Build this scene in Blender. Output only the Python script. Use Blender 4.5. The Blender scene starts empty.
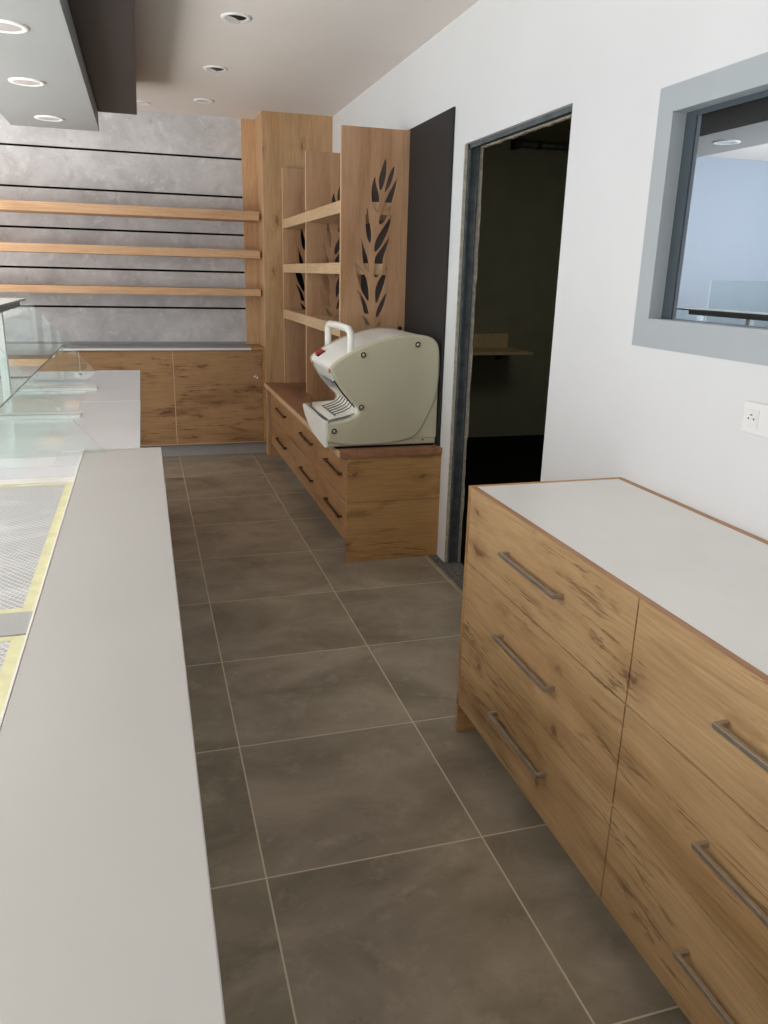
import bpy, bmesh, math
from mathutils import Vector, Matrix

scene = bpy.context.scene
COL = scene.collection

# ------------------------------------------------------------------ helpers
def lin(h):
    h = h.lstrip('#')
    out = []
    for i in (0, 2, 4):
        c = int(h[i:i+2], 16) / 255
        out.append(c/12.92 if c <= .04045 else ((c+.055)/1.055)**2.4)
    return (*out, 1)

ORIG = {}            # world position of every root, children inherit it

def root(name, loc, label, cat, group=None):
    o = bpy.data.objects.new(name, None)
    o.empty_display_size = .1
    COL.objects.link(o)
    o.location = loc
    o['label'] = label
    o['category'] = cat
    if group: o['group'] = group
    ORIG[o] = Vector(loc)
    return o

def tag(o, label, cat, group=None):
    o['label'] = label
    o['category'] = cat
    if group: o['group'] = group
    return o

class MB:
    """collects shapes, in world metres, for one mesh object"""
    def __init__(self):
        self.bm = bmesh.new()
    def box(self, x0, x1, y0, y1, z0, z1, mi=0):
        v = [self.bm.verts.new((x, y, z)) for x in (x0, x1) for y in (y0, y1) for z in (z0, z1)]
        for q in ((0,1,3,2), (4,6,7,5), (0,4,5,1), (2,3,7,6), (0,2,6,4), (1,5,7,3)):
            f = self.bm.faces.new([v[i] for i in q]); f.material_index = mi
        return self
    def prism(self, pts, lo, hi, axis='y', mi=0):
        """extrude a 2-D outline; axis 'y': pts are (x,z); 'z': (x,y); 'x': (y,z)"""
        def P(a, b, t):
            return {'y': (a, t, b), 'z': (a, b, t), 'x': (t, a, b)}[axis]
        A = [self.bm.verts.new(P(a, b, lo)) for a, b in pts]
        B = [self.bm.verts.new(P(a, b, hi)) for a, b in pts]
        n = len(pts)
        fs = [self.bm.faces.new(A), self.bm.faces.new(B[::-1])]
        for i in range(n):
            fs.append(self.bm.faces.new((A[i], B[i], B[(i+1) % n], A[(i+1) % n])))
        for f in fs: f.material_index = mi
        return self
    def tube(self, pts, r, n=10, mi=0, cap=True):
        pts = [Vector(p) for p in pts]
        rings = []
        up = None
        for i, p in enumerate(pts):
            if i == 0: d = pts[1]-p
            elif i == len(pts)-1: d = p-pts[i-1]
            else: d = (pts[i+1]-p).normalized()+(p-pts[i-1]).normalized()
            d.normalize()
            if up is None:
                up = Vector((0, 0, 1)) if abs(d.z) < .9 else Vector((1, 0, 0))
            s = d.cross(up).normalized(); u = s.cross(d).normalized(); up = u
            rr = r[i] if isinstance(r, (list, tuple)) else r
            rings.append([self.bm.verts.new(p + rr*(math.cos(2*math.pi*k/n)*s + math.sin(2*math.pi*k/n)*u)) for k in range(n)])
        for a, b in zip(rings, rings[1:]):
            for k in range(n):
                f = self.bm.faces.new((a[k], a[(k+1) % n], b[(k+1) % n], b[k])); f.material_index = mi; f.smooth = True
        if cap:
            self.bm.faces.new(rings[0][::-1]).material_index = mi
            self.bm.faces.new(rings[-1]).material_index = mi
        return self
    def lathe(self, prof, c, axis='z', n=40, mi=0, close=True):
        """prof: (radius, height) pairs turned about the axis through c"""
        c = Vector(c)
        rings = []
        for r, h in prof:
            ring = []
            for k in range(n):
                a = 2*math.pi*k/n
                v = {'z': (r*math.cos(a), r*math.sin(a), h), 'x': (h, r*math.cos(a), r*math.sin(a)),
                     'y': (r*math.cos(a), h, r*math.sin(a))}[axis]
                ring.append(self.bm.verts.new(c+Vector(v)))
            rings.append(ring)
        for a, b in zip(rings, rings[1:]):
            for k in range(n):
                f = self.bm.faces.new((a[k], a[(k+1) % n], b[(k+1) % n], b[k])); f.material_index = mi; f.smooth = True
        if close:
            self.bm.faces.new(rings[0][::-1]).material_index = mi
            self.bm.faces.new(rings[-1]).material_index = mi
        return self
    def build(self, name, mats, parent=None, bevel=0, seg=2, kind=None):
        bm = self.bm
        bmesh.ops.recalc_face_normals(bm, faces=bm.faces)
        if parent is not None:
            off = ORIG[parent]
        else:
            xs = [v.co for v in bm.verts]
            lo = Vector([min(v[i] for v in xs) for i in range(3)]); hi = Vector([max(v[i] for v in xs) for i in range(3)])
            off = Vector(((lo.x+hi.x)/2, (lo.y+hi.y)/2, lo.z))
        bmesh.ops.translate(bm, verts=bm.verts, vec=-off)
        me = bpy.data.meshes.new(name)
        bm.to_mesh(me); bm.free()
        o = bpy.data.objects.new(name, me)
        for m in (mats if isinstance(mats, (list, tuple)) else [mats]): me.materials.append(m)
        COL.objects.link(o)
        if parent is not None:
            o.parent = parent
        else:
            o.location = off
        ORIG[o] = off.copy()
        if bevel:
            b = o.modifiers.new('bevel', 'BEVEL'); b.width = bevel; b.segments = seg; b.limit_method = 'ANGLE'
            b.angle_limit = math.radians(40)
        if kind: o['kind'] = kind
        return o

def box(name, m, ext, parent=None, bevel=0, kind=None):
    return MB().box(*ext).build(name, m, parent, bevel, kind=kind)

# ------------------------------------------------------------------ materials
class NT:
    def __init__(self, name):
        self.m = bpy.data.materials.new(name); self.m.use_nodes = True
        self.t = self.m.node_tree; self.t.nodes.clear()
        self.out = self.n('ShaderNodeOutputMaterial')
    def n(self, typ, **kw):
        nd = self.t.nodes.new(typ)
        for k, v in kw.items():
            if k.startswith('_'): setattr(nd, k[1:], v)
        for k, v in kw.items():
            if not k.startswith('_'):
                key = int(k[1:]) if (k[0] == 'i' and k[1:].isdigit()) else k.replace('__', ' ')
                self.put(nd.inputs[key], v)
        return nd
    def put(self, s, v):
        if isinstance(v, bpy.types.NodeSocket): self.t.links.new(v, s)
        else: s.default_value = v
    def pos(self): return self.n('ShaderNodeNewGeometry').outputs['Position']
    def map(self, v, scale=(1, 1, 1), loc=(0, 0, 0)):
        return self.n('ShaderNodeMapping', Vector=v, Scale=scale, Location=loc).outputs[0]
    def noise(self, v, s=5, d=3, r=.5, dist=0):
        return self.n('ShaderNodeTexNoise', Vector=v, Scale=s, Detail=d, Roughness=r, Distortion=dist).outputs[0]
    def math(self, op, a, b=0., c=0.):
        return self.n('ShaderNodeMath', _operation=op, i0=a, i1=b, i2=c).outputs[0]
    def rng(self, v, a, b, c=0., d=1., smooth=False):
        nd = self.n('ShaderNodeMapRange', Value=v)
        if smooth: nd.interpolation_type = 'SMOOTHSTEP'
        for i, x in enumerate((a, b, c, d)): self.put(nd.inputs[i+1], x)
        return nd.outputs[0]
    def mix(self, f, a, b, mode='MIX'):
        nd = self.n('ShaderNodeMix', _data_type='RGBA', _blend_type=mode)
        self.put(nd.inputs[0], f); self.put(nd.inputs[6], a); self.put(nd.inputs[7], b)
        return nd.outputs[2]
    def sep(self, v):
        return self.n('ShaderNodeSeparateXYZ', i0=v).outputs
    def comb(self, x, y, z):
        return self.n('ShaderNodeCombineXYZ', i0=x, i1=y, i2=z).outputs[0]
    def bump(self, h, s=.1, d=.01):
        return self.n('ShaderNodeBump', Height=h, Strength=s, Distance=d).outputs[0]
    def bsdf(self, color, rough=.5, metal=0., spec=.5, normal=None, **kw):
        p = self.n('ShaderNodeBsdfPrincipled')
        self.put(p.inputs['Base Color'], color); self.put(p.inputs['Roughness'], rough)
        self.put(p.inputs['Metallic'], metal); self.put(p.inputs['Specular IOR Level'], spec)
        if normal is not None: self.put(p.inputs['Normal'], normal)
        for k, v in kw.items(): self.put(p.inputs[k.replace('__', ' ')], v)
        self.t.links.new(p.outputs[0], self.out.inputs[0])
        return self.m

def plain(name, hexc, rough=.5, metal=0., spec=.5, mottle=.03, scale=6., bump=0.):
    t = NT(name)
    p = t.pos()
    n = t.noise(p, scale, 4)
    c = lin(hexc)
    lo = tuple(x*(1-mottle*2) for x in c[:3])+(1,); hi = tuple(min(1, x*(1+mottle*2)) for x in c[:3])+(1,)
    col = t.mix(t.rng(n, .3, .7), lo, hi)
    nrm = t.bump(t.noise(p, 180, 2), bump, .002) if bump else None
    return t.bsdf(col, rough, metal, spec, nrm)

def wood(name, axis, dark, mid, light, knots=1., cracks=1., stave=0., face=1, rough=.5, seed=0., spec=.3):
    """oak with the grain along `axis` (0 x, 1 y, 2 z) on faces whose normal is `face`"""
    t = NT(name)
    p = t.map(t.pos(), loc=(seed*1.7, seed*2.3, seed*.9))
    across = 3-axis-face
    def sc(al, ac):
        s = [ac]*3; s[axis] = al
        return tuple(s)
    fig = t.noise(t.map(p, sc(.5, 3.6)), 1.5, 4, .5, .8)             # broad figure
    fib = t.noise(t.map(p, sc(3.0, 75)), 2.0, 4, .65)                # fine fibres
    mot = t.noise(p, 5., 3, .5)
    col = t.mix(t.rng(fig, .30, .70), lin(mid), lin(light))
    col = t.mix(t.math('MULTIPLY', t.rng(fig, .46, .28), .6), col, lin(dark))
    col = t.mix(.42, col, t.mix(t.rng(fib, .33, .67), (.52, .47, .42, 1), (1.12, 1.12, 1.12, 1)), 'MULTIPLY')
    col = t.mix(t.math('MULTIPLY', t.rng(mot, .35, .65), .35), col, t.mix(1., col, (.84, .81, .78, 1), 'MULTIPLY'))
    if stave:
        xyz = t.sep(t.pos())
        idx = t.math('FLOOR', t.math('DIVIDE', xyz[across], stave))
        wn = t.n('ShaderNodeTexWhiteNoise', _noise_dimensions='1D', W=t.math('ADD', idx, seed)).outputs[0]
        col = t.mix(1., col, t.mix(wn, (.86, .84, .82, 1), (1.05, 1.04, 1.03, 1)), 'MULTIPLY')
    if cracks:
        blot = t.noise(t.map(p, sc(1.3, 6.5)), 1.5, 6, .62, .5)
        bm_ = t.math('MULTIPLY', t.rng(blot, .53, .68, 0, 1, True), t.rng(fib, .25, .65, .45, 1.))
        col = t.mix(t.math('MULTIPLY', bm_, .62*cracks), col, lin('#6b4a2b'))
        v = t.noise(t.map(p, sc(.9, 12)), 1.5, 5, .58, .45)
        vein = t.rng(t.math('ABSOLUTE', t.math('SUBTRACT', v, .5)), .004, .018, 1, 0, True)
        patch = t.rng(t.noise(t.map(p, sc(1.8, 3.6)), 1.5, 3, .6), .47, .60, 0, 1, True)
        col = t.mix(t.math('MULTIPLY', t.math('MULTIPLY', vein, patch), .62*cracks), col, lin('#5a3d25'))
    if knots:
        xyz = t.sep(p)
        v2 = t.comb(t.math('MULTIPLY', xyz[axis], 2.3), t.math('MULTIPLY', xyz[across], 5.2), 0.)
        w = t.n('ShaderNodeVectorMath', _operation='ADD', i0=v2,
                i1=t.n('ShaderNodeVectorMath', _operation='SCALE', i0=t.n('ShaderNodeTexNoise', Vector=p, Scale=16., Detail=5.).outputs[1], Scale=.34).outputs[0]).outputs[0]
        vd = t.n('ShaderNodeTexVoronoi', _voronoi_dimensions='2D', Vector=w, Scale=1.)
        d = vd.outputs['Distance']
        keep = t.rng(t.sep(vd.outputs['Color'])[0], .55, .57)
        halo = t.math('MULTIPLY', t.rng(d, .26, .02, 0, 1, True), keep)
        core = t.math('MULTIPLY', t.rng(d, .080, .020, 0, 1, True), keep)
        col = t.mix(t.math('MULTIPLY', halo, .36*knots), col, lin('#76502e'))
        col = t.mix(t.math('MULTIPLY', core, .62*knots), col, lin('#55392b'))
    return t.bsdf(col, rough, 0, spec, t.bump(fib, .08, .002))

def floor_mat():
    t = NT('tiles')
    p = t.pos(); x, y, z = t.sep(p)
    S = .6
    u = t.math('DIVIDE', x, S); v = t.math('DIVIDE', t.math('SUBTRACT', y, 1.648), S)
    fu = t.math('FRACT', u); fv = t.math('FRACT', v)
    du = t.math('MULTIPLY', t.math('MINIMUM', fu, t.math('SUBTRACT', 1., fu)), S)
    dv = t.math('MULTIPLY', t.math('MINIMUM', fv, t.math('SUBTRACT', 1., fv)), S)
    g = t.rng(t.math('MINIMUM', du, dv), .0016, .0030, 1, 0)
    wn = t.n('ShaderNodeTexWhiteNoise', _noise_dimensions='3D', Vector=t.comb(t.math('FLOOR', u), t.math('FLOOR', v), 3.)).outputs
    off = t.n('ShaderNodeVectorMath', _operation='SCALE', i0=wn[1], Scale=11.).outputs[0]
    q = t.n('ShaderNodeVectorMath', _operation='ADD', i0=p, i1=off).outputs[0]
    n1 = t.noise(t.map(q, (1, 1.5, 1)), 2.6, 6, .6, .5); n2 = t.noise(q, 11, 6, .65); n3 = t.noise(q, 45, 3, .6)
    c = t.mix(t.rng(n1, .3, .72), lin('#766c5c'), lin('#a89d8c'))
    c = t.mix(t.math('MULTIPLY', t.rng(n2, .55, .75), .5), c, lin('#b9ae9c'))
    c = t.mix(t.math('MULTIPLY', t.rng(n3, .62, .78), .35), c, lin('#63594c'))
    c = t.mix(1., c, t.mix(wn[0], (.90, .90, .90, 1), (1.05, 1.04, 1.03, 1)), 'MULTIPLY')
    c = t.mix(g, c, lin('#d2c7ae'))
    r = t.rng(n2, .3, .7, .30, .46)
    return t.bsdf(c, t.math('MULTIPLY_ADD', g, .3, r), 0, .5, t.bump(t.math('SUBTRACT', t.math('MULTIPLY', n2, .15), g), .12, .003))

def concrete_mat():
    t = NT('concrete_board')
    p = t.pos()
    n1 = t.noise(p, 3.2, 8, .62, .6); n2 = t.noise(p, 13, 6, .7, .3); n3 = t.noise(t.map(p, (1, 1, 2.)), 40, 3)
    c = t.mix(t.rng(n1, .32, .68), lin('#acabac'), lin('#cecdce'))
    c = t.mix(t.math('MULTIPLY', t.rng(n2, .54, .68), .55), c, lin('#dcdbdb'))
    c = t.mix(t.math('MULTIPLY', t.rng(n2, .42, .30), .5), c, lin('#989696'))
    c = t.mix(t.math('MULTIPLY', t.rng(n3, .66, .74), .4), c, lin('#8c8a8a'))
    return t.bsdf(c, .75, 0, .25, t.bump(n2, .06, .003))

def film_mat():
    t = NT('ribbed_film')
    x, y, z = t.sep(t.pos())
    a = t.math('MULTIPLY_ADD', x, 430., t.math('MULTIPLY', y, 360.))
    b = t.math('MULTIPLY_ADD', x, 300., t.math('MULTIPLY', y, -520.))
    wob = t.math('MULTIPLY', t.noise(t.pos(), 4, 3), 14.)
    s1 = t.math('SINE', t.math('ADD', a, wob)); s2 = t.math('SINE', t.math('ADD', b, wob))
    k = t.math('MAXIMUM', s1, t.math('MULTIPLY', s2, .8))
    c = t.mix(t.rng(k, -.3, .95), lin('#9fa0a0'), lin('#cbcdce'))
    sheen = t.noise(t.map(t.pos(), (4, 9, 1)), 1.2, 3, .5, .6)
    c = t.mix(t.math('MULTIPLY', t.rng(sheen, .5, .72), .6), c, lin('#dcdee0'))
    return t.bsdf(c, .32, 0, .5, t.bump(k, .25, .002))

def glass_mat(name, tint, refl=1.0):
    t = NT(name)
    ge = t.n('ShaderNodeNewGeometry').outputs
    cs = t.math('ABSOLUTE', t.n('ShaderNodeVectorMath', _operation='DOT_PRODUCT', i0=ge['Normal'], i1=ge['Incoming']).outputs['Value'])
    fr = t.math('MULTIPLY_ADD', t.math('POWER', t.math('SUBTRACT', 1., cs), 5.), .96, .04)
    tr = t.n('ShaderNodeBsdfTransparent', Color=tint).outputs[0]
    gl = t.n('ShaderNodeBsdfGlossy', Color=(1, 1, 1, 1), Roughness=.0).outputs[0]
    mx = t.n('ShaderNodeMixShader', i0=t.math('MULTIPLY', fr, refl), i1=tr, i2=gl)
    t.t.links.new(mx.outputs[0], t.out.inputs[0])
    return t.m

def mirror_mat():
    t = NT('mirror_glass')
    d = t.n('ShaderNodeBsdfDiffuse', Color=lin('#20262b')).outputs[0]
    gl = t.n('ShaderNodeBsdfGlossy', Color=(.50, .545, .595, 1), Roughness=.004).outputs[0]
    mx = t.n('ShaderNodeMixShader', i0=.92, i1=d, i2=gl)
    t.t.links.new(mx.outputs[0], t.out.inputs[0])
    return t.m

M = {}
M['wall'] = plain('white_wall_paint', '#d8d9da', .7, spec=.2, mottle=.01, scale=2, bump=.04)
M['wall_cool'] = plain('daylight_tinted_wall', '#b4bfcc', .7, spec=.2, mottle=.01, scale=2)  # white wall with the cool daylight tint put into its colour
M['ceiling'] = plain('ceiling_paint', '#e0dad5', .8, spec=.15, mottle=.01, scale=2)
M['soffit'] = plain('grey_soffit_paint', '#9c9e9e', .6, spec=.3, mottle=.01, scale=2)
M['brown'] = plain('dark_brown_paint', '#3b3634', .55, spec=.35, mottle=.03, scale=12)
M['black'] = plain('black_laminate', '#212225', .5, spec=.4, mottle=.03, scale=12)
M['gap'] = plain('black_gap', '#0c0c0c', .8, spec=.1)
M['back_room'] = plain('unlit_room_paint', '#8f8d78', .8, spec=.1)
M['back_floor'] = plain('unlit_room_floor', '#0d0d0d', .8, spec=.1)  # near-black: the room's darkness is put into the floor colour
M['tiles'] = floor_mat()
M['screed'] = plain('bare_screed', '#6c6a66', .9, spec=.1, mottle=.22, scale=60, bump=.3)
M['concrete'] = concrete_mat()
M['counter'] = plain('off_white_laminate', '#b8b7b4', .38, spec=.4, mottle=.012, scale=3)
M['counter_far'] = plain('cool_white_laminate', '#dcdfe4', .16, spec=.5, mottle=.015, scale=3)
M['edge'] = plain('pale_edge_band', '#e4e2dc', .4, mottle=.01)
M['white_gloss'] = plain('glossy_white_deck', '#e6eaec', .03, spec=.9, mottle=.01)
M['white'] = plain('white_metal', '#e6e7e5', .35, spec=.5, mottle=.01)
M['grey_metal'] = plain('grey_divider', '#a3a4a4', .4, spec=.5, mottle=.02)
M['dark_metal'] = plain('dark_rail', '#6c6e6e', .4, spec=.5, mottle=.02)
M['tape'] = plain('yellow_masking_tape', '#d6d4ad', .7, spec=.2, mottle=.04, scale=40)
M['film'] = film_mat()
M['glass'] = glass_mat('clear_glass', (.95, .985, .975, 1))
M['glass_shelf'] = glass_mat('shelf_glass', (.94, .97, .96, 1), 1.3)
M['glass_edge'] = plain('green_glass_edge', '#7f9a8f', .2, spec=.6, mottle=.1)
M['glass_bevel'] = plain('pale_glass_edge', '#dfe6e2', .2, spec=.6, mottle=.02)
M['mirror'] = mirror_mat()
M['frame_grey'] = plain('grey_frame_paint', '#a9b0b4', .45, spec=.4, mottle=.01)
M['frame_dark'] = plain('slate_frame_paint', '#3f4a50', .45, spec=.4, mottle=.02)
M['steel'] = plain('brushed_steel', '#b0a597', .40, metal=.8, mottle=.04, scale=30)
M['dull_steel'] = plain('dull_steel', '#cdb78d', .5, metal=.2, mottle=.05, scale=20)
M['bronze'] = plain('dark_steel_handle', '#6f5238', .4, metal=.8, mottle=.04, scale=30)
M['chrome'] = plain('chrome', '#d8d8d8', .12, metal=1., mottle=.01)
M['stud'] = plain('galvanised_stud', '#5a6164', .5, metal=.3, mottle=.14, scale=25)
M['plaster'] = plain('raw_plasterboard', '#b9b2a2', .9, spec=.1, mottle=.12, scale=40)
M['plinth'] = plain('grey_plinth', '#9b9997', .45, spec=.4, mottle=.03)
M['top_grey'] = plain('grey_laminate_top', '#8e8e91', .35, spec=.5, mottle=.03)
M['top_light'] = plain('pale_grey_laminate', '#e2e1de', .35, spec=.4, mottle=.015, scale=4)
M['cream'] = plain('cream_green_plastic', '#c1bca3', .42, spec=.35, mottle=.01)
M['cream_dark'] = plain('recess_plastic', '#77745f', .5, spec=.3, mottle=.01)
M['ivory'] = plain('ivory_plastic', '#f0f0ea', .35, spec=.4, mottle=.01)
M['rubber'] = plain('black_rubber', '#141414', .7, spec=.2)
M['red'] = plain('red_plastic', '#a5262c', .35, spec=.5)
M['label_red'] = plain('red_sticker', '#c24b50', .5)
M['plexi'] = glass_mat('plexiglass', (.72, .73, .71, 1), 2.5)
M['wire'] = plain('steel_wire', '#6b655c', .35, metal=.9)
M['lamp'] = plain('white_lamp_trim', '#efefee', .4, spec=.4, mottle=.005)
M['reflector'] = plain('lamp_reflector', '#dcdcdc', .25, metal=.4)
M['lamp_dark'] = plain('lamp_recess', '#1b1917', .5)
M['socket'] = plain('white_socket', '#e2e2e1', .4, spec=.4, mottle=.004)
M['oak_drawer'] = wood('oak_drawer_front', 1, '#917148', '#b29167', '#c3a47b', 1., 1., face=0, seed=3.)
M['oak_side'] = wood('oak_end_panel', 0, '#8f683c', '#b08653', '#bf9766', .9, 1., face=1, seed=7.)
M['lip'] = wood('brown_top_rail', 1, '#8a6446', '#a57c5a', '#b48b68', 0, 0, face=2, seed=1.)
M['oak_bench'] = wood('oak_bench_front', 1, '#8f683f', '#ad835a', '#bb946b', .5, .5, face=0, seed=11.)
M['oak_back'] = wood('oak_back_doors', 0, '#7d5c3d', '#a27f59', '#b28e67', 1., 1.5, face=1, seed=5.)
M['oak_pillar'] = wood('oak_pillar', 2, '#9f784f', '#b9946b', '#c6a47d', .9, .3, face=1, seed=2.)
M['oak_light'] = wood('oak_light_vertical', 2, '#b88e63', '#c9a178', '#d2ac85', 0, 0, face=1, seed=9.)
M['oak_shelf'] = wood('oak_shelf_long', 0, '#bb936b', '#c9a27c', '#d3ae89', 0, 0, face=1, seed=4.)
M['oak_panel'] = wood('oak_stave_panel', 2, '#a67c56', '#ba9270', '#c6a17f', .0, .12, stave=.062, face=1, seed=6.)
M['oak_edge'] = wood('oak_edge_band', 2, '#cfa980', '#dcb990', '#e4c5a0', 0, 0, face=1, seed=8.)
M['oak_cross'] = wood('oak_cross_shelf', 1, '#bd9a72', '#cbab85', '#d7b895', 0, 0, face=0, seed=1.)
M['walnut'] = wood('brown_worktop', 1, '#7a553d', '#966c50', '#a87d60', 0, .4, face=2, seed=12.)

# ------------------------------------------------------------------ the room
XW, XI = .672, .760          # right wall: shop face, inner face
YB, ZC = 6.90, 2.645
box('floor', M['tiles'], (-5.2, .62, -3.6, 7.0, -.08, 0), kind='structure')
box('floor', M['screed'], (.62, XI, -3.6, 7.0, -.08, -.002), kind='structure')
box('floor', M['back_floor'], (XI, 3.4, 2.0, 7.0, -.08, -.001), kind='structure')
box('ceiling', M['ceiling'], (-5.2, XI, -3.6, 7.0, ZC, ZC+.1), kind='structure')
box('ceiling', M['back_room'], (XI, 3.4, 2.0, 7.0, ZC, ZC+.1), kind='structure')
box('wall_back', M['wall_cool'], (-5.2, XW, YB, 7.0, 0, ZC), kind='structure')

DY0, DY1, DZ = 2.717, 3.712, 2.083      # rough doorway
WY0, WY1, WZ0, WZ1 = .95, 2.128, 1.378, 1.960   # inner window opening
w = MB()
w.box(XW, XI, -3.6, WY0, 0, ZC)
w.box(XW, XI, WY0, WY1, 0, WZ0).box(XW, XI, WY0, WY1, WZ1, ZC)
w.box(XW, XI, WY1, DY0, 0, ZC)
w.box(XW, XI, DY0, DY1, DZ, ZC)
w.box(XW, XI, DY1, 7.0, 0, ZC)
w.build('wall_right', M['wall'], kind='structure')
# left wall and front wall with the big shop windows the daylight comes through
w = MB()
w.box(-5.2, -5.1, -3.6, -2.8, 0, ZC).box(-5.2, -5.1, 4.6, 7.0, 0, ZC)
w.box(-5.2, -5.1, -2.8, 4.6, 0, .35).box(-5.2, -5.1, -2.8, 4.6, 2.5, ZC)
w.build('wall_left', M['wall_cool'], kind='structure')
w = MB()
w.box(-5.2, -4.6, -3.7, -3.6, 0, ZC).box(.1, XI, -3.7, -3.6, 0, ZC)
w.box(-4.6, .1, -3.7, -3.6, 0, .3).box(-4.6, .1, -3.7, -3.6, 2.5, ZC)
w.build('wall_front', M['wall_cool'], kind='structure')
# the unlit room behind the doorway
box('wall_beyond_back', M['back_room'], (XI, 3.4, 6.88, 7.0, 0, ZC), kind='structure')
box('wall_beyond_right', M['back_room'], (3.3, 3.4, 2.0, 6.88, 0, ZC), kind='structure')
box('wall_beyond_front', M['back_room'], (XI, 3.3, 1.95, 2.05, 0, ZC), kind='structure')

# doorway lining: bare metal stud and plasterboard edges
d = bpy.data.objects.new('door_1', None); COL.objects.link(d)
d.location = (XW, DY1, 0); d['kind'] = 'structure'; ORIG[d] = Vector(d.location)
m = MB()
m.box(.690, .742, DY1-.010, DY1+.001, 0, DZ).box(.690, .700, DY1-.020, DY1-.01, 0, DZ).box(.735, .742, DY1-.020, DY1-.01, 0, DZ)
m.build('metal_stud', M['stud'], d)
m = MB().box(.690, .742, DY0, DY1, DZ-.010, DZ+.001).box(.690, .697, DY0, DY1, DZ-.02, DZ-.01)
m.build('metal_head_track', M['stud'], d)
import random
random.seed(4)
def ragged(x0, x1, y, z0, z1, amp):
    """a torn vertical board edge"""
    pts = [(x0, z0)]
    k = 46
    pts += [(x1, z0)]
    for i in range(1, k):
        z = z0+(z1-z0)*i/k
        pts.append((x1+random.uniform(-amp, amp), z))
    pts += [(x1, z1), (x0, z1)]
    return MB().prism(pts, y-.014, y, 'y')
ragged(.743, .763, DY1, 0, DZ-.012, .0035).build('plasterboard_edge', M['plaster'], d)
m = MB()
pts = [(DY0, DZ-.010)]
for i in range(1, 30): pts.append((DY0+(DY1-DY0)*i/30, DZ-.012-random.uniform(0, .007)))
pts += [(DY1, DZ-.010), (DY1, DZ+.001), (DY0, DZ+.001)]
m.prism(pts, .745, .763, 'x').build('plasterboard_head_edge', M['plaster'], d)
pts = [(XW, 0), (.684, 0)]
for i in range(1, 50): pts.append((.686+random.uniform(-.003, .003), DZ*i/50))
pts += [(.684, DZ), (XW, DZ)]
MB().prism(pts, DY1-.006, DY1+.001, 'y').build('plaster_skim_edge', M['plaster'], d)

# interior window with its grey frame; the pane acts as a mirror in front of the unlit room
wn = bpy.data.objects.new('window_1', None); COL.objects.link(wn)
wn.location = (XW, 1.54, WZ0); wn['kind'] = 'structure'; ORIG[wn] = Vector(wn.location)
FO = .068
m = MB()
xa, xb = XW-.003, XW+.002
m.box(xa, xb, WY0-FO, WY1+FO, WZ0-.082, WZ0).box(xa, xb, WY0-FO, WY1+FO, WZ1, WZ1+FO)
m.box(xa, xb, WY0-FO, WY0, WZ0, WZ1).box(xa, xb, WY1, WY1+FO, WZ0, WZ1)
m.build('window_frame', M['frame_grey'], wn)
m = MB()
xc = XW+.046
m.box(xa, xc, WY1-.004, WY1, WZ0, WZ1).box(xa, xc, WY0, WY0+.004, WZ0, WZ1)
m.box(xa, xc, WY0, WY1, WZ1-.004, WZ1).box(xa, xc, WY0, WY1, WZ0, WZ0+.004)
m.build('reveal', M['frame_grey'], wn)
m = MB()
m.box(xc-.003, xc, WY1-.050, WY1-.004, WZ0+.004, WZ1-.004).box(xc-.003, xc, WY0+.004, WY0+.050, WZ0+.004, WZ1-.004)
m.box(xc-.003, xc, WY0+.050, WY1-.050, WZ1-.018, WZ1-.004)
m.build('inner_frame', M['frame_dark'], wn)
box('pane', M['mirror'], (xc, xc+.006, WY0, WY1, WZ0, WZ1), wn)

# ------------------------------------------------------------------ back wall: concrete boards, shelves, pillar
XL = -2.62
cl = root('wall_cladding', (-1.3, YB-.02, .91), 'grey concrete-look board cladding with black joints on the far wall', 'wall panel')
box('backing_board', M['gap'], (XL, .018, YB-.012, YB, .60, ZC), cl)
zs = [.60, 1.186, 1.479, 1.773, 2.064, 2.349, ZC]
for a, b in zip(zs, zs[1:]):
    box('concrete_board', M['concrete'], (XL, .018, YB-.03, YB-.012, a+.008, b-.008 if b < ZC else b), cl)

pl = root('wood_clad_pillar', (.39, 6.68, 0), 'full-height oak-clad pillar in the far right corner', 'pillar')
box('front_panel', M['oak_pillar'], (.127, XW, 6.470, 6.49, 0, ZC), pl)
box('side_panel', M['oak_light'], (.124, .1269, 6.470, YB-.002, 0, ZC), pl)
box('core', M['oak_pillar'], (.127, XW, 6.49, YB-.002, 0, ZC), pl)
tag(box('wood_panel', M['oak_light'], (.018, .123, YB-.045, YB-.002, .8935, ZC)), 'narrow upright oak panel between concrete boards and pillar', 'wall panel')

names = ['topmost of the three oak shelves across the concrete wall', 'middle of the three oak shelves across the concrete wall', 'lowest of the three oak shelves, just above the back cabinets']
for (z0, z1), lb in zip(((1.873, 1.940), (1.588, 1.650), (1.298, 1.353)), names):
    tag(box('wall_shelf', M['oak_shelf'], (XL, .104, 6.55, YB-.046, z0, z1), bevel=.002), lb, 'shelf', 'long oak wall shelves')

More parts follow.
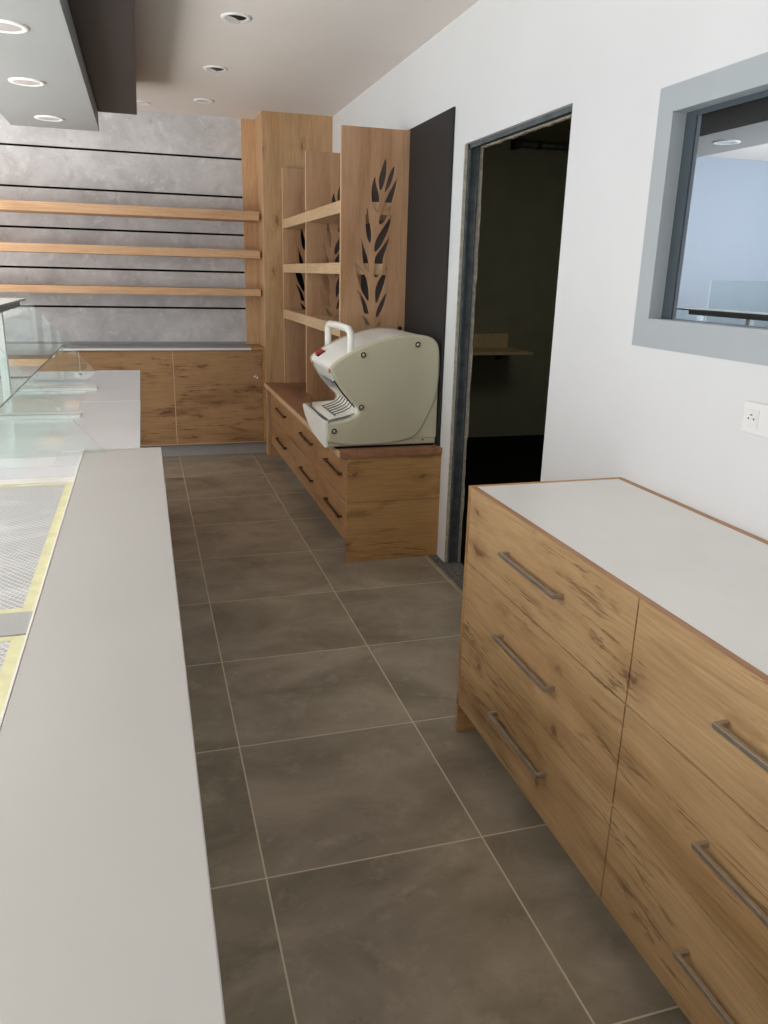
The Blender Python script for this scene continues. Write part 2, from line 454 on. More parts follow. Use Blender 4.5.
# ------------------------------------------------------------------ low cabinets along the back wall
bc = root('back_cabinet', (-1.2, 6.7, 0), 'low knotty oak cabinet along the far wall under the shelves', 'cabinet')
box('carcass', M['oak_back'], (XL, .122, 6.552, YB-.031, .10, .870), bc)
box('side_filler', M['oak_side'], (.101, .122, 6.530, 6.5519, .10, .870), bc)
box('plinth', M['plinth'], (XL, .122, 6.575, 6.60, 0, .10), bc)
xs = [.099, -.617, -1.318, -2.02, XL]
for i in range(4):
    ddoor = MB().box(xs[i+1]+.0008, xs[i]-.0008, 6.530, 6.5515, .105, .867).box(xs[i+1]+.0008, xs[i+1]+.006, 6.5295, 6.530, .105, .867, 1).box(xs[i+1]+.007, xs[i]-.0008, 6.5295, 6.530, .105, .110, 1).build('door', [M['oak_back'], M['oak_edge']], bc)
    if i == 0:
        MB().lathe([(.017, 0), (.019, -.003), (.019, -.007), (.014, -.010), (.012, -.010), (.011, -.008), (.0035, -.008), (.003, -.011)], (.046, 6.53, .652), 'y', 28).build('lock', M['chrome'], ddoor)
bt = root('back_worktop', (-1.2, 6.7, .871), 'thin grey worktop lying on the far wall cabinets', 'worktop')
box('slab', M['top_grey'], (XL, .010, 6.522, YB-.031, .871, .893), bt, bevel=.002)
box('end_strip', M['oak_side'], (.0105, .1225, 6.516, YB-.031, .871, .893), bt)
box('upstand', M['top_grey'], (XL, .010, YB-.045, YB-.0315, .8935, .912), bt)
box('front_edge', M['top_light'], (XL, .010, 6.516, 6.5219, .8735, .8895), bt)

# ------------------------------------------------------------------ bench cabinet on the right, with walnut top
YN, YF = 3.823, 6.462
be = root('bench_cabinet', (.4, 5.15, 0), 'long low oak drawer bench running to the pillar under the shelf unit', 'cabinet')
box('carcass', M['oak_bench'], (.170, XW-.002, 3.842, YF, .11, .577), be)
box('end_panel', M['oak_side'], (.150, XW-.002, YN, 3.8415, .335, .577), be, bevel=.001)
box('lower_end_panel', M['oak_side'], (.150, XW-.002, YN, 3.8415, 0, .333), be, bevel=.001)
box('plinth', M['plinth'], (.230, XW-.002, 3.842, YF, 0, .11), be)
cols = [3.844, 4.61, 5.50, 6.44]
hl = [(3.925, 4.290), (4.695, 5.070), (5.67, 6.06)]
def bar_handle(m_, xf, y0, y1, z, parent, out=.030, t=.010, mat='steel'):
    """flat bar pull on two square feet, standing off a front that faces -x"""
    q = MB()
    q.box(xf-out, xf-out+t, y0, y1, z-t*.6, z+t*.6)
    q.box(xf-out+t, xf+.0005, y0, y0+t, z-t*.6, z+t*.6)
    q.box(xf-out+t, xf+.0005, y1-t, y1, z-t*.6, z+t*.6)
    return q.build('handle', M[mat], parent, bevel=.0012)
for i in range(3):
    for z0, z1, zh in ((.340, .574, .467), (.112, .336, .230)):
        dr = box('drawer', M['oak_bench'], (.150, .1695, cols[i]+.002, cols[i+1]-.002, z0, z1), be, bevel=.0015)
        bar_handle(None, .150, hl[i][0], hl[i][1], zh, dr, .026, .011, 'bronze')
wt = root('bench_worktop', (.4, 5.15, .578), 'brown wood worktop on the low drawer bench, under the bread slicer', 'worktop')
box('slab', M['walnut'], (.109, XW-.002, 3.812, YF, .579, .614), wt)
box('front_edge', M['oak_edge'], (.103, .1088, 3.812, YF, .5825, .6135), wt)

# ------------------------------------------------------------------ shelf unit: three upright panels with leaf cut-outs
LEAVES = [
 [(0.526,2.106),(0.532,2.07),(0.528,2.009),(0.512,1.958),(0.498,1.939),(0.488,1.957),(0.485,1.997),(0.499,2.048),(0.513,2.088)],
 [(0.578,2.072),(0.577,2.037),(0.563,1.986),(0.538,1.947),(0.522,1.93),(0.527,1.964),(0.54,2.01),(0.559,2.051)],
 [(0.594,2.013),(0.587,1.957),(0.571,1.895),(0.557,1.861),(0.532,1.849),(0.508,1.836),(0.516,1.862),(0.531,1.898),(0.551,1.938),(0.572,1.976)],
 [(0.464,2.013),(0.475,1.966),(0.492,1.917),(0.493,1.871),(0.484,1.829),(0.466,1.836),(0.447,1.884),(0.444,1.945),(0.454,1.99)],
 [(0.562,1.855),(0.544,1.845),(0.506,1.821),(0.493,1.789),(0.494,1.763),(0.517,1.771),(0.54,1.806)],
 [(0.564,1.818),(0.56,1.766),(0.542,1.713),(0.509,1.649),(0.475,1.612),(0.466,1.637),(0.479,1.685),(0.512,1.738),(0.546,1.786)],
 [(0.421,1.847),(0.432,1.792),(0.447,1.741),(0.45,1.689),(0.443,1.657),(0.423,1.688),(0.414,1.739),(0.412,1.791)],
 [(0.556,1.699),(0.546,1.645),(0.524,1.581),(0.52,1.533),(0.501,1.491),(0.48,1.474),(0.467,1.488),(0.468,1.54),(0.475,1.588),(0.509,1.636),(0.537,1.673)],
 [(0.385,1.69),(0.405,1.64),(0.43,1.583),(0.439,1.53),(0.435,1.507),(0.409,1.535),(0.398,1.582),(0.393,1.645)],
 [(0.357,1.553),(0.39,1.519),(0.422,1.477),(0.439,1.413),(0.443,1.353),(0.429,1.347),(0.401,1.39),(0.374,1.454),(0.362,1.507)],
 [(0.544,1.535),(0.542,1.479),(0.521,1.403),(0.494,1.339),(0.481,1.335),(0.477,1.402),(0.496,1.457),(0.525,1.501)],
 [(0.366,1.406),(0.395,1.379),(0.423,1.336),(0.442,1.282),(0.439,1.271),(0.413,1.276),(0.403,1.314),(0.386,1.363)],
 [(0.547,1.393),(0.54,1.338),(0.518,1.283),(0.488,1.247),(0.486,1.282),(0.505,1.329),(0.527,1.367)],
 [(0.401,1.263),(0.426,1.243),(0.457,1.207),(0.469,1.191),(0.433,1.193),(0.418,1.221)],
 [(0.513,1.233),(0.511,1.194),(0.489,1.194),(0.5,1.221)]]
PX0, PX1, PZ0, PZ1 = .2685, .660, .615, 2.256

def smooth_loop(p, tips=True):
    """Catmull-Rom through the outline, keeping the first point (the leaf tip) sharp"""
    n = len(p); out = []
    for i in range(n):
        p0, p1, p2, p3 = p[i-1], p[i], p[(i+1) % n], p[(i+2) % n]
        if i == 0: p0 = p1
        if i == n-1: p3 = p2
        for k in range(3):
            t = k/3
            q = []
            for a in range(2):
                q.append(.5*((2*p1[a]) + (-p0[a]+p2[a])*t + (2*p0[a]-5*p1[a]+4*p2[a]-p3[a])*t*t + (-p0[a]+3*p1[a]-3*p2[a]+p3[a])*t**3))
            out.append(tuple(q))
    return out

def leaf_panel_mesh():
    cu = bpy.data.curves.new('leaf_outline', 'CURVE'); cu.dimensions = '2D'; cu.fill_mode = 'BOTH'; cu.extrude = .009
    def spl(pts):
        s = cu.splines.new('POLY'); s.points.add(len(pts)-1); s.use_cyclic_u = True
        for q, (a, b) in zip(s.points, pts): q.co = (a, b, 0, 1)
    spl([(PX0+.003, PZ0), (PX1, PZ0), (PX1, PZ1), (PX0+.003, PZ1)])
    for l in LEAVES: spl(smooth_loop(l))
    tmp = bpy.data.objects.new('tmp', cu); COL.objects.link(tmp)
    dg = bpy.context.evaluated_depsgraph_get()
    me = bpy.data.meshes.new_from_object(tmp.evaluated_get(dg))
    bpy.data.objects.remove(tmp); bpy.data.curves.remove(cu)
    me.transform(Matrix(((1, 0, 0, 0), (0, 0, -1, 0), (0, 1, 0, 0), (0, 0, 0, 1))))     # outline plane (x,z), thickness in y
    for p in me.polygons: p.use_smooth = False
    return me
su = root('shelf_unit', (.45, 5.5, .614), 'oak shelf unit with leaf-branch cut-outs standing on the drawer bench', 'shelf unit')
LM = leaf_panel_mesh()
LM.materials.clear(); LM.materials.append(M['oak_panel'])
PY = [4.509, 5.509, 6.445]
for i, y in enumerate(PY):
    o = bpy.data.objects.new('upright_panel', LM); COL.objects.link(o); o.parent = su
    o.location = Vector((0, y, 0))-ORIG[su]
    ORIG[o] = Vector((0, y, 0))
    e = box('edge_band', M['oak_edge'], (PX0, PX0+.003, y-.009, y+.009, PZ0, PZ1), o)
    e.location = Vector((0, 0, 0))
for z0, z1 in ((1.815, 1.880), (1.488, 1.550), (1.138, 1.205)):
    for a, b in zip(PY, PY[1:]):
        box('shelf', M['oak_cross'], (PX0+.001, PX1, a+.0095, b-.0095, z0, z1), su)
box('backing_sheet', M['gap'], (PX0+.02, PX1, 6.4545, 6.462, PZ0, PZ1), su)
tag(box('wall_panel', M['black'], (.6605, XW-.001, 3.850, 6.43, .616, 2.264), bevel=.001), 'tall matt black panel on the white wall behind the bread slicer', 'wall panel')

# ------------------------------------------------------------------ bread slicer
PROF = [(0.054,0.651),(0.115,0.638),(0.194,0.63),(0.33,0.63),(0.42,0.638),(0.49,0.652),(0.538,0.675),(0.583,0.74),(0.637,0.861),(0.650,0.930),(0.655,1.004),(0.651,1.112),(0.635,1.160),(0.599,1.187),(0.541,1.199),(0.451,1.198),(0.351,1.178),(0.274,1.155),(0.187,1.119),(0.107,1.073),(0.074,1.045),(0.069,1.021),(0.085,0.989),(0.124,0.925),(0.18,0.86),(0.208,0.832),(0.216,0.808),(0.203,0.789),(0.17,0.774),(0.114,0.759),(0.05,0.75)]
Y0, Y1 = 3.886, 4.42
sl = root('bread_slicer', (.35, 4.15, .614), 'cream bread slicing machine with handle and red switch on the bench end', 'bread slicer')
def smooth_closed(p, sharp=()):
    n = len(p); out = []
    for i in range(n):
        p0, p1, p2, p3 = p[i-1], p[i], p[(i+1) % n], p[(i+2) % n]
        if i in sharp: p0 = p1
        if (i+1) % n in sharp: p3 = p2
        for k in range(3):
            t = k/3
            out.append(tuple(.5*((2*p1[a]) + (-p0[a]+p2[a])*t + (2*p0[a]-5*p1[a]+4*p2[a]-p3[a])*t*t + (-p0[a]+3*p1[a]-3*p2[a]+p3[a])*t**3) for a in range(2)))
    return out
SP = smooth_closed(PROF, (0, len(PROF)-1))
def side(ya, yb):
    o = MB().prism(SP, ya, yb).build('side_panel', M['cream'], sl, bevel=.014, seg=5)
    for p in o.data.polygons: p.use_smooth = True
    o.modifiers['bevel'].angle_limit = math.radians(50)
    return o
sp = side(Y0, Y0+.035)
def oval(cx, cz, parent, y=Y0):
    m_ = MB().lathe([(.019, .002), (.0195, -.0025), (.016, -.004), (.0145, -.0015)], (cx, y, cz), 'y', 26, 0, False).lathe([(.0145, -.0012), (.001, -.0012)], (cx, y, cz), 'y', 26, 1).lathe([(.008, -.0010), (.0075, -.0040), (.001, -.0045)], (cx, y, cz), 'y', 20, 0)
    o = m_.build('screw_cap', [M['cream'], M['cream_dark']], parent)
    return o
for cx, cz in ((.237, 1.098), (.526, 1.150), (.230, .832), (.087, .711)): oval(cx, cz, sp)
sp2 = side(Y1-.035, Y1)
# ivory body between the side panels; far lower corner rounded off
def inset(p, d):
    """a slightly smaller outline"""
    n = len(p); out = []
    for i in range(n):
        a = Vector(p[i-1]); b = Vector(p[i]); c = Vector(p[(i+1) % n])
        t = (c-a)
        if t.length < 1e-6: out.append(tuple(b)); continue
        nrm = Vector((-t.y, t.x)).normalized()
        out.append(tuple(b+nrm*d))
    return out
BODY = [(.056, .626), (.648, .626), (.652, .930)] + PROF[10:]
BS = [(.056, .626), (.648, .626), (.648, .930)] + [(max(.053, x), z) for x, z in inset(smooth_closed(PROF[10:] + [(.3, .7)], (0, len(PROF)-11, len(PROF)-10)), .004)[:63]]
bmm = MB()
def body_y(x, z):
    return Y1-.036
ys = [Y0+.010, Y0+.15, Y0+.25, Y1-.15, Y1-.09, Y1-.036]
bmm.prism(BS, Y0+.036, Y1-.036)
bo = bmm.build('body', M['ivory'], sl, bevel=.004)
for p in bo.data.polygons: p.use_smooth = False
# lower plinth of the body, visible under the curved panel at the back
box('base', M['cream'], (.056, .650, Y0+.016, Y1-.02, .626, .66), sl, bevel=.004)
MB().prism([(.50, .66), (.650, .66), (.650, .95), (.62, .95)], Y0+.010, Y0+.034).build('rear_cover', M['cream'], sl)
MB().lathe([(.006, 0), (.006, -.003), (.002, -.004)], (.575, Y0+.010, .650), 'y', 14).build('screw', M['chrome'], sl)
box('rubber_foot', M['rubber'], (.10, .64, Y0+.02, Y1-.04, .6142, .6262), sl)
# front apron: bowed ivory front below the tray, rounded at its far lower corner
FY = [(Y0+.004, .626), (Y0+.10, .630), (Y0+.24, .640), (Y0+.36, .657), (Y0+.46, .680), (Y0+.54, .708), (Y0+.59, .742), (Y0+.597, .762), (Y0+.004, .760)]
MB().prism(FY, .037, .0545, 'x').build('front_apron', M['ivory'], sl, bevel=.003)
# carrying handle: bar across the top of the head
hb = MB()
ya, yb = Y0+.062, Y1-.008
hp = [(.186, ya, 1.09), (.186, ya, 1.15), (.186, ya, 1.185), (.185, ya+.012, 1.204), (.184, ya+.045, 1.219), (.178, (ya+yb)/2, 1.225), (.173, yb-.045, 1.222), (.172, yb-.012, 1.210), (.171, yb, 1.19), (.171, yb, 1.15), (.171, yb, 1.09)]
hb.tube(hp, .0185, 14)
hb.build('handle', M['ivory'], sl)
# rocker switch on the head
sw = MB()
nx, nz = Vector((.5, 0, .866)), None
def on_slope(cx, cy, cz, hx, hy, hh):
    """a small block lying on the sloping head, which falls towards -x"""
    t = Vector((.87, 0, .5)).normalized(); nr = Vector((-t.z, 0, t.x))
    b = MB()
    vs = []
    for a in (-hx, hx):
        for bb in (-hy, hy):
            for c in (-.004, hh):
                vs.append(b.bm.verts.new(Vector((cx, cy, cz))+t*a+Vector((0, bb, 0))+nr*c))
    for q in ((0,1,3,2), (4,6,7,5), (0,4,5,1), (2,3,7,6), (0,2,6,4), (1,5,7,3)): b.bm.faces.new([vs[i] for i in q])
    return b
bz = on_slope(.103, 4.300, 1.0675, .024, .032, .004).build('switch_bezel', M['rubber'], sl, bevel=.001)
on_slope(.101, 4.300, 1.0665, .020, .027, .019).build('switch', M['red'], sl, bevel=.003)
MB().prism([(3.925, 1.005), (3.95, 1.005), (3.95, 1.026), (3.925, 1.026)], .0705, .0745, 'x').build('sticker', M['label_red'], sl)
MB().prism([(4.355, .998), (4.372, .998), (4.372, 1.018), (4.355, 1.018)], .0720, .0765, 'x').build('sticker', M['label_red'], sl)
# hopper in the throat, cutting grid and clear guard on the tray
hp = []
for k in range(13):
    a = math.pi*k/12
    hp.append((3.99+.17*(1-math.cos(a)), math.sin(a)*.075))
q = MB()
qa = []
for yy, dd in hp:
    qa.append((yy, dd))
vs1 = [q.bm.verts.new((.1005+.44*dd*1.0-.004, yy, .955-dd*.72)) for yy, dd in qa]
q.bm.faces.new(vs1)
q.build('hopper_recess', M['grey_metal'], sl)
q = MB().tube([(.094, 3.924, .965), (.133, 3.924, .908), (.176, 3.924, .858), (.205, 3.926, .826)], .0035, 8)
q.build('slot_seal', M['rubber'], sl)
tray = MB()
tray.prism([(.066, 3.925), (.16, 3.925), (.205, 3.94), (.214, 4.0), (.214, 4.30), (.205, 4.37), (.16, 4.40), (.10, 4.45), (.066, 4.47)], .764, .7675, 'z')
# follow the sloping floor of the throat
for v in tray.bm.verts: v.co.z += (v.co.x-.066)*.20
tr = tray.build('tray', M['ivory'], sl)
for k in range(6):
    yk = 3.965+.055*k
    MB().tube([(.105, yk, .786), (.155, yk+.004, .800), (.190, yk+.01, .816), (.208, yk+.014, .838)], .0032, 8).build('wire', M['wire'], tr)
MB().tube([(.105, 3.95, .784), (.104, 4.10, .784), (.105, 4.26, .784)], .004, 8).build('cross_bar', M['wire'], tr)
g = MB()
g.box(.052, .056, 4.30, 4.455, .764, .832)
g.build('clear_guard', M['plexi'], sl)
MB().box(.0515, .0565, 4.29, 4.46, .7635, .7675).build('guard_rim', M['wire'], sl)
MB().box(.049, .057, 3.97, 4.11, .7605, .7645).build('guard_clip', M['rubber'], sl)
MB().tube([(.052, 4.40, .7665), (.052, 4.20, .7665), (.052, 3.93, .764)], .0035, 8).build('tray_rim', M['wire'], sl)
MB().lathe([(.006, 0), (.012, .004), (.012, .014), (.008, .018)], (.555, Y1-.13, 1.196), 'z', 20).build('knob', M['rubber'], sl)

sl.location += Vector((.004, -.018, 0))

# ------------------------------------------------------------------ drawer chest in the foreground
DX, DYF, DYN, DT = .126, 2.172, .33, .868
ch = root('drawer_chest', (.4, 1.25, 0), 'knotty oak drawer chest with bar handles in the right foreground', 'drawer chest')
box('carcass', M['oak_drawer'], (DX+.0205, XW-.002, DYN+.019, DYF-.019, .105, .848), ch)
box('end_panel', M['oak_side'], (DX, XW-.002, DYF-.018, DYF, 0, DT), ch, bevel=.001)
box('end_panel', M['oak_side'], (DX, XW-.002, DYN, DYN+.018, 0, DT), ch, bevel=.001)
box('plinth', M['plinth'], (.28, .30, DYN+.019, DYF-.019, 0, .104), ch)
box('top_rail', M['lip'], (DX+.0026, DX+.020, DYN+.019, DYF-.019, .853, DT), ch)
box('back_rail', M['lip'], (XW-.022, XW-.002, DYN+.019, DYF-.019, .849, DT), ch)
box('side_lip', M['oak_edge'], (DX+.021, XW-.023, DYF-.0189, DYF-.0181, .85, DT), ch)
for y0, y1, hy0, hy1 in ((1.265, DYF-.020, 1.552, 1.868), (DYN+.020, 1.261, .660, .977)):
    for z0, z1, zh in ((.624, .853, .752), (.366, .620, .498), (.106, .362, .245)):
        q = MB().box(DX, DX+.020, y0, y1, z0, z1)
        if z1 > .8: q.box(DX, DX+.0024, y0, y1, z1, DT-.0004)
        dr = q.build('drawer', M['oak_drawer'], ch, bevel=.001)
        bar_handle(None, DX, hy0, hy1, zh, dr, .031, .0095)
tag(box('chest_worktop', M['top_light'], (DX+.0205, XW-.0225, DYN+.019, DYF-.0192, .8495, DT-.0008)), 'pale grey laminate worktop set into the drawer chest', 'worktop')

# ------------------------------------------------------------------ service counter and display case on the left
ZT = .90
wk = root('counter_worktop', (-.92, 1.0, ZT-.04), 'long off-white worktop in the left foreground, nearest the camera', 'worktop')
pts = [(-1.026, -1.0), (-.784, -1.0), (-.784, 2.757), (-1.034, 2.757)]
MB().prism(pts, ZT-.04, ZT, 'z').build('slab', M['counter'], wk, bevel=.002)
MB().prism([(-1.0300, -1.0), (-1.0262, -1.0), (-1.0342, 2.757), (-1.0380, 2.757)], ZT-.04, ZT+.001, 'z').build('edge_band', M['edge'], wk)
wf = root('far_worktop', (-.95, 3.9, ZT-.045), 'cool white worktop beyond the long one, beside the glass display', 'worktop')
m = MB().box(-1.115, -.855, 3.826, 5.032, ZT-.045, ZT-.004)
m.build('slab', M['counter_far'], wf, bevel=.002)
MB().box(-1.115, -.853, 2.762, 3.823, ZT-.045, ZT-.004).build('slab', M['counter_far'], wf, bevel=.002)

case = root('display_case', (-1.4, 2.6, 0), 'glass-topped white display case beside the long worktop on the left', 'display case')
m = MB().box(-1.75, -.90, -1.0, 5.03, .10, .8525)
m.build('cabinet_body', M['white'], case)
box('plinth', M['plinth'], (-1.70, -.96, -1.0, 4.98, 0, .10), case)
DK = .889
box('deck', M['white'], (-1.75, -1.040, -1.0, 2.37, .8535, DK-.004), case)
box('deck', M['white_gloss'], (-1.75, -1.116, 2.565, 5.03, .8535, DK+.003), case)
MB().box(-1.75, -1.0395, 2.372, 2.43, .8535, DK+.001).build('ledge', M['edge'], case)
MB().box(-1.75, -1.040, 2.432, 2.562, .8535, DK+.002).box(-1.1155, -1.040, 2.5625, 2.7605, .8535, DK+.003).build('ledge', M['counter_far'], case)
box('divider', M['grey_metal'], (-1.75, -1.0360, 1.333, 1.427, .8535, DK+.001), case)
def divider(y, x1):
    o = box('divider', M['white'], (-1.75, x1, y-.040, y+.060, DK+.0032, DK+.016), case, bevel=.002)
    box('joint', M['grey_metal'], (-1.75, x1+.001, y-.008, y+.004, DK+.0161, DK+.0166), o)
divider(3.45, -1.090); divider(4.25, -1.064)
MB().lathe([(.02, 0), (.02, .008), (.014, .012), (.001, .013)], (-1.20, 4.86, DK+.003), 'z', 20).build('fitting', M['white'], case)

def pane(name, pts, lo, hi, axis, mat, edge, parent=case):
    """a sheet of glass: clear faces, coloured rim"""
    m_ = MB().prism(pts, lo, hi, axis, 1)
    m_.bm.faces.ensure_lookup_table()
    m_.bm.faces[0].material_index = 0; m_.bm.faces[1].material_index = 0
    return m_.build(name, [M[mat], M[edge]], parent)
ZG = 1.300
pane('top_glass', [(-1.75, 2.70), (-1.462, 2.70), (-1.462, 5.06), (-1.75, 5.06)], ZG, ZG+.010, 'z', 'white', 'glass_edge')  # opaque white faces: the ceiling's reflection is put into their colour
pane('shelf_glass', [(-1.73, 2.74), (-1.277, 2.74), (-1.277, 5.03), (-1.73, 5.03)], 1.046, 1.054, 'z', 'glass_shelf', 'glass_edge')
pane('end_pane', [(-1.75, DK+.004), (-1.118, DK+.004), (-1.445, ZG-.002), (-1.75, ZG-.002)], 5.038, 5.044, 'y', 'glass', 'glass_bevel')
pane('end_pane', [(-1.75, ZT+.0015), (-.965, ZT+.0015), (-1.30, ZG-.002), (-1.75, ZG-.002)], 2.712, 2.718, 'y', 'glass', 'glass_bevel')
pane('front_glass', [(2.70, DK+.004), (5.0, DK+.004), (5.0, 1.51), (2.70, 1.51)], -1.735, -1.729, 'x', 'glass', 'glass_bevel')
for y in (2.76, 3.45, 4.27):
    pst = box('post', M['white'], (-1.508, -1.472, y-.018, y+.018, DK+.003 if y not in (3.45, 4.27) else DK+.0165, ZG-.028), case, bevel=.003)
box('support_rail', M['dark_metal'], (-1.512, -1.468, 2.74, 4.86, ZG-.028, ZG-.0005), case)
for y in (2.95, 3.75, 4.55, 4.98):
    MB().lathe([(.004, -.022), (.010, -.012), (.012, 0)], (-1.288, y, 1.0455), 'z', 14).build('shelf_clip', M['white'], case)

# protective film taped over the two near deck openings
def film(y0, y1, label):
    r = root('protective_film', (-1.4, (y0+y1)/2, DK-.004), label, 'protective film', 'taped films on the display deck')
    x0, x1 = -1.73, -1.0385
    box('sheet', M['film'], (x0, x1, y0, y1, DK-.0038, DK-.0022), r)
    tw = .022
    for e in ((x1-tw, x1, y0, y1), (x0, x0+tw, y0, y1), (x0+tw, x1-tw, y0, y0+tw), (x0+tw, x1-tw, y1-tw*.8, y1)):
        box('tape', M['tape'], (*e, DK-.0021, DK-.0012), r)
film(1.43, 2.369, 'ribbed film edged with yellow tape, beyond the grey divider')
film(-.6, 1.331, 'ribbed film edged with yellow tape, on the camera side of the grey divider')

# ------------------------------------------------------------------ ceiling boxes and downlights
SZ = 2.33
so = box('ceiling_soffit', M['soffit'], (-1.538, -1.0165, -1.5, 5.83, SZ, ZC-.001), bevel=.001)
tag(so, 'lowered grey ceiling box with three downlights above the display', 'ceiling box')
tag(box('ceiling_bulkhead', M['brown'], (-1.016, -.777, -1.5, 5.83, 2.445, ZC-.001), bevel=.001), 'dark brown ceiling box alongside the lower grey one', 'ceiling box')
def downlight(x, y, z, label, group, tilt):
    r = root('downlight', (x, y, z), label, 'ceiling light', group)
    k = 1.4 if tilt or z > 2.5 else 1.6
    L = lambda prof: [(a*k, b) for a, b in prof]
    MB().lathe(L([(.034, -.001), (.039, -.007), (.050, -.006), (.052, -.0005)]), (x, y, z), 'z', 40, close=False).build('trim_ring', M['lamp'], r)
    if tilt:
        MB().lathe(L([(.0355, -.0015), (.001, -.0012)]), (x, y, z), 'z', 28).build('recess', M['lamp_dark'], r)
        b = MB().lathe(L([(.030, -.003), (.026, -.0005), (.001, -.0005)]), (0, 0, 0), 'z', 28)
        bmesh.ops.rotate(b.bm, verts=b.bm.verts, cent=(0, 0, 0), matrix=Matrix.Rotation(math.radians(14), 3, 'Y'))
        bmesh.ops.translate(b.bm, verts=b.bm.verts, vec=(x-.020, y, z-.011))
        b.build('lamp', M['reflector'], r)
    else:
        MB().lathe(L([(.0365, -.005), (.026, -.0016), (.001, -.0013)]), (x, y, z), 'z', 28).build('lamp', M['reflector'], r)
G1, G2 = 'downlights in the bare ceiling', 'downlights in the grey ceiling box'
downlight(-.307, 4.262, ZC, 'swivelled downlight in the ceiling nearest the camera', G1, 1)
downlight(-.313, 5.308, ZC, 'swivelled downlight in the ceiling, second from the camera', G1, 1)
downlight(-.310, 6.277, ZC, 'round white downlight in the ceiling close to the oak pillar', G1, 0)
downlight(-.746, 6.543, ZC, 'small white downlight beside the end of the dark ceiling box', G1, 0)
downlight(-1.237, 3.52, SZ, 'white downlight cut by the left photo edge in the grey box', G2, 0)
downlight(-1.279, 4.47, SZ, 'middle white downlight in the grey ceiling box', G2, 0)
downlight(-1.278, 5.455, SZ, 'white downlight nearest the far end of the grey box', G2, 0)

# ------------------------------------------------------------------ wall socket
sk = root('wall_socket', (XW, 1.57, 1.12), 'white power socket on the white wall below the window', 'socket')
box('plate', M['socket'], (XW-.010, XW-.0003, 1.500, 1.659, 1.121, 1.203), sk, bevel=.004)
for yc in (1.623, 1.545):
    ins = box('insert', M['socket'], (XW-.0125, XW-.0101, yc-.023, yc+.023, 1.138, 1.184), sk, bevel=.002)
    MB().lathe([(.0195, -.0127), (.0185, -.0135), (.0175, -.0127), (.0165, -.0126), (.001, -.0126)], (XW, yc, 1.161), 'x', 30).build('rim', M['socket'], ins)
    for dy, dz, rr in ((.0095, 0, .0026), (-.0095, 0, .0026)):
        MB().lathe([(rr, -.0133), (.0005, -.0133)], (XW, yc+dy, 1.161+dz), 'x', 14).build('pin_hole', M['gap'], ins)
    MB().lathe([(.0024, -.0126), (.0024, -.016), (.0005, -.0165)], (XW, yc, 1.171), 'x', 14).build('earth_pin', M['steel'], ins)

# ------------------------------------------------------------------ things in the unlit room
tb = root('steel_table', (1.6, 6.6, 0), 'stainless wall worktop with upstand in the dark room', 'table')
box('top', M['dull_steel'], (.95, 2.50, 6.40, 6.875, .835, .860), tb)
box('upstand', M['dull_steel'], (.95, 2.465, 6.855, 6.8798, .8605, .985), tb)
for x in (1.0, 1.55):
    box('leg', M['steel'], (x, x+.035, 6.45, 6.485, 0, .8345), tb)
for x in (1.0, 2.36):
    MB().prism([(6.62, .8345), (6.8798, .8345), (6.8798, .74)], x, x+.03, 'x').build('bracket', M['back_floor'], tb)
pp = root('ceiling_tube', (2.6, 6.82, 2.60), 'horizontal pipe just below the ceiling of the dark room', 'pipe')
MB().tube([(2.40, 6.82, 2.615), (3.28, 6.82, 2.615)], .026, 16).build('pipe', M['stud'], pp)
MB().lathe([(.035, 0), (.035, .03)], (2.60, 6.82, 2.615), 'x', 18).build('clamp', M['lamp_dark'], pp)
MB().box(2.37, 2.42, 6.78, 6.879, 2.57, 2.659).build('bracket', M['lamp_dark'], pp)

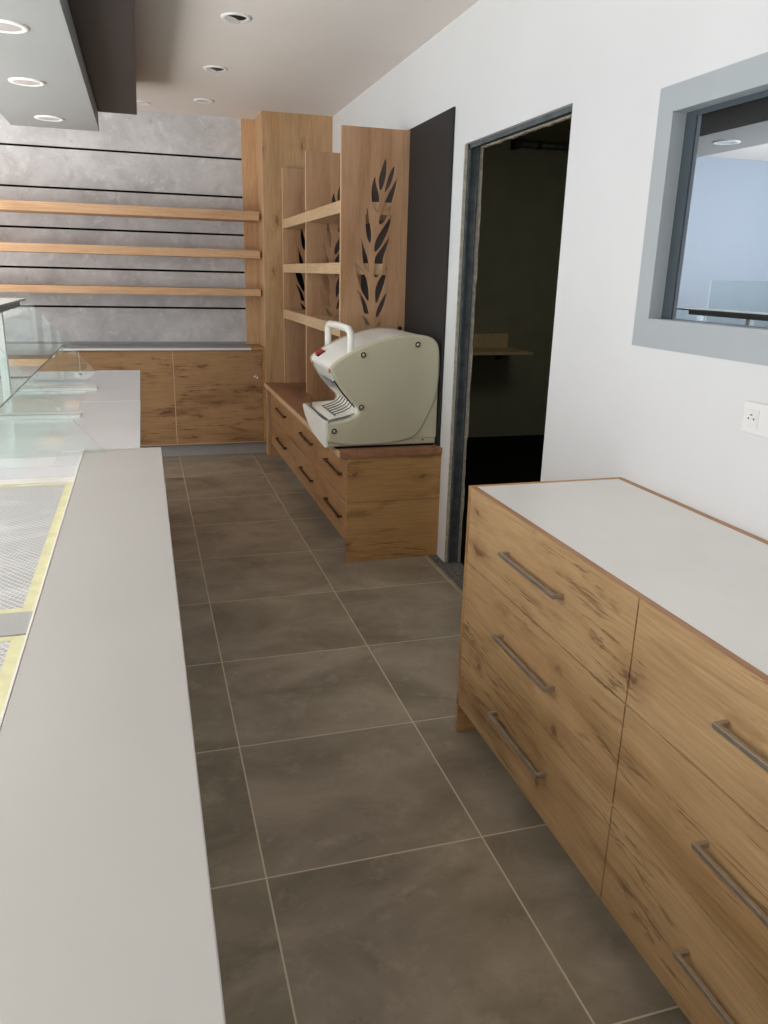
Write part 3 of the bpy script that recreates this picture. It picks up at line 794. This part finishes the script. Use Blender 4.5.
# ------------------------------------------------------------------ light
wd = bpy.data.worlds.new('sky'); scene.world = wd; wd.use_nodes = True
bg = wd.node_tree.nodes['Background']; bg.inputs[0].default_value = (.80, .90, 1, 1); bg.inputs[1].default_value = .6

def area(name, loc, target, sx, sy, power, col):
    l = bpy.data.lights.new(name, 'AREA'); l.shape = 'RECTANGLE'; l.size = sx; l.size_y = sy; l.energy = power; l.color = col
    o = bpy.data.objects.new(name, l); COL.objects.link(o); o.location = loc
    dvec = Vector(target)-Vector(loc)
    o.rotation_euler = dvec.to_track_quat('-Z', 'Z').to_euler()
    return o
area('shop_window_light', (-5.15, 1.6, 1.5), (0, 1.6, 1.5), 6.0, 2.0, 270, (.96, .98, 1))
area('front_window_light', (-2.3, -3.66, 1.4), (-2.3, 3, 1.4), 4.6, 2.1, 50, (1, .985, .96))
area('back_room_fill', (2.2, 4.6, 2.60), (2.2, 5.4, 0), 1.2, 1.2, 9., (1, .97, .85))  # added lamp, lifts the walls of the dark back room
area('ceiling_fill', (-3.4, 2.3, .95), (-3.4, 2.3, 3), 2.4, 7.4, 350, (1, .99, .97))  # added lamp facing up inside the shop, brightens the ceiling

# ------------------------------------------------------------------ camera
cam = bpy.data.cameras.new('camera'); co = bpy.data.objects.new('camera', cam); COL.objects.link(co)
Rr = (0.9580866539746666, -0.28544900867523887, 0.02426575615864732)
Ru = (0.06103599102174678, 0.286151345828807, 0.9562384718679519)
Rf = (0.27990100263418277, 0.9146782334387792, -0.2915804485861378)
mw = Matrix.Identity(4)
for i in range(3):
    mw[i][0] = Rr[i]; mw[i][1] = Ru[i]; mw[i][2] = -Rf[i]
mw[0][3], mw[1][3], mw[2][3] = -0.81312794, 0.0, 1.49111256
co.matrix_world = mw
cam.sensor_fit = 'VERTICAL'; cam.sensor_height = 36; cam.lens = 778.828/1024*36
cam.clip_start = .02
scene.camera = co

scene.view_settings.view_transform = 'Standard'
scene.view_settings.look = 'None'
scene.view_settings.exposure = 0
scene.cycles.max_bounces = 10
scene.cycles.diffuse_bounces = 6
scene.cycles.transparent_max_bounces = 16
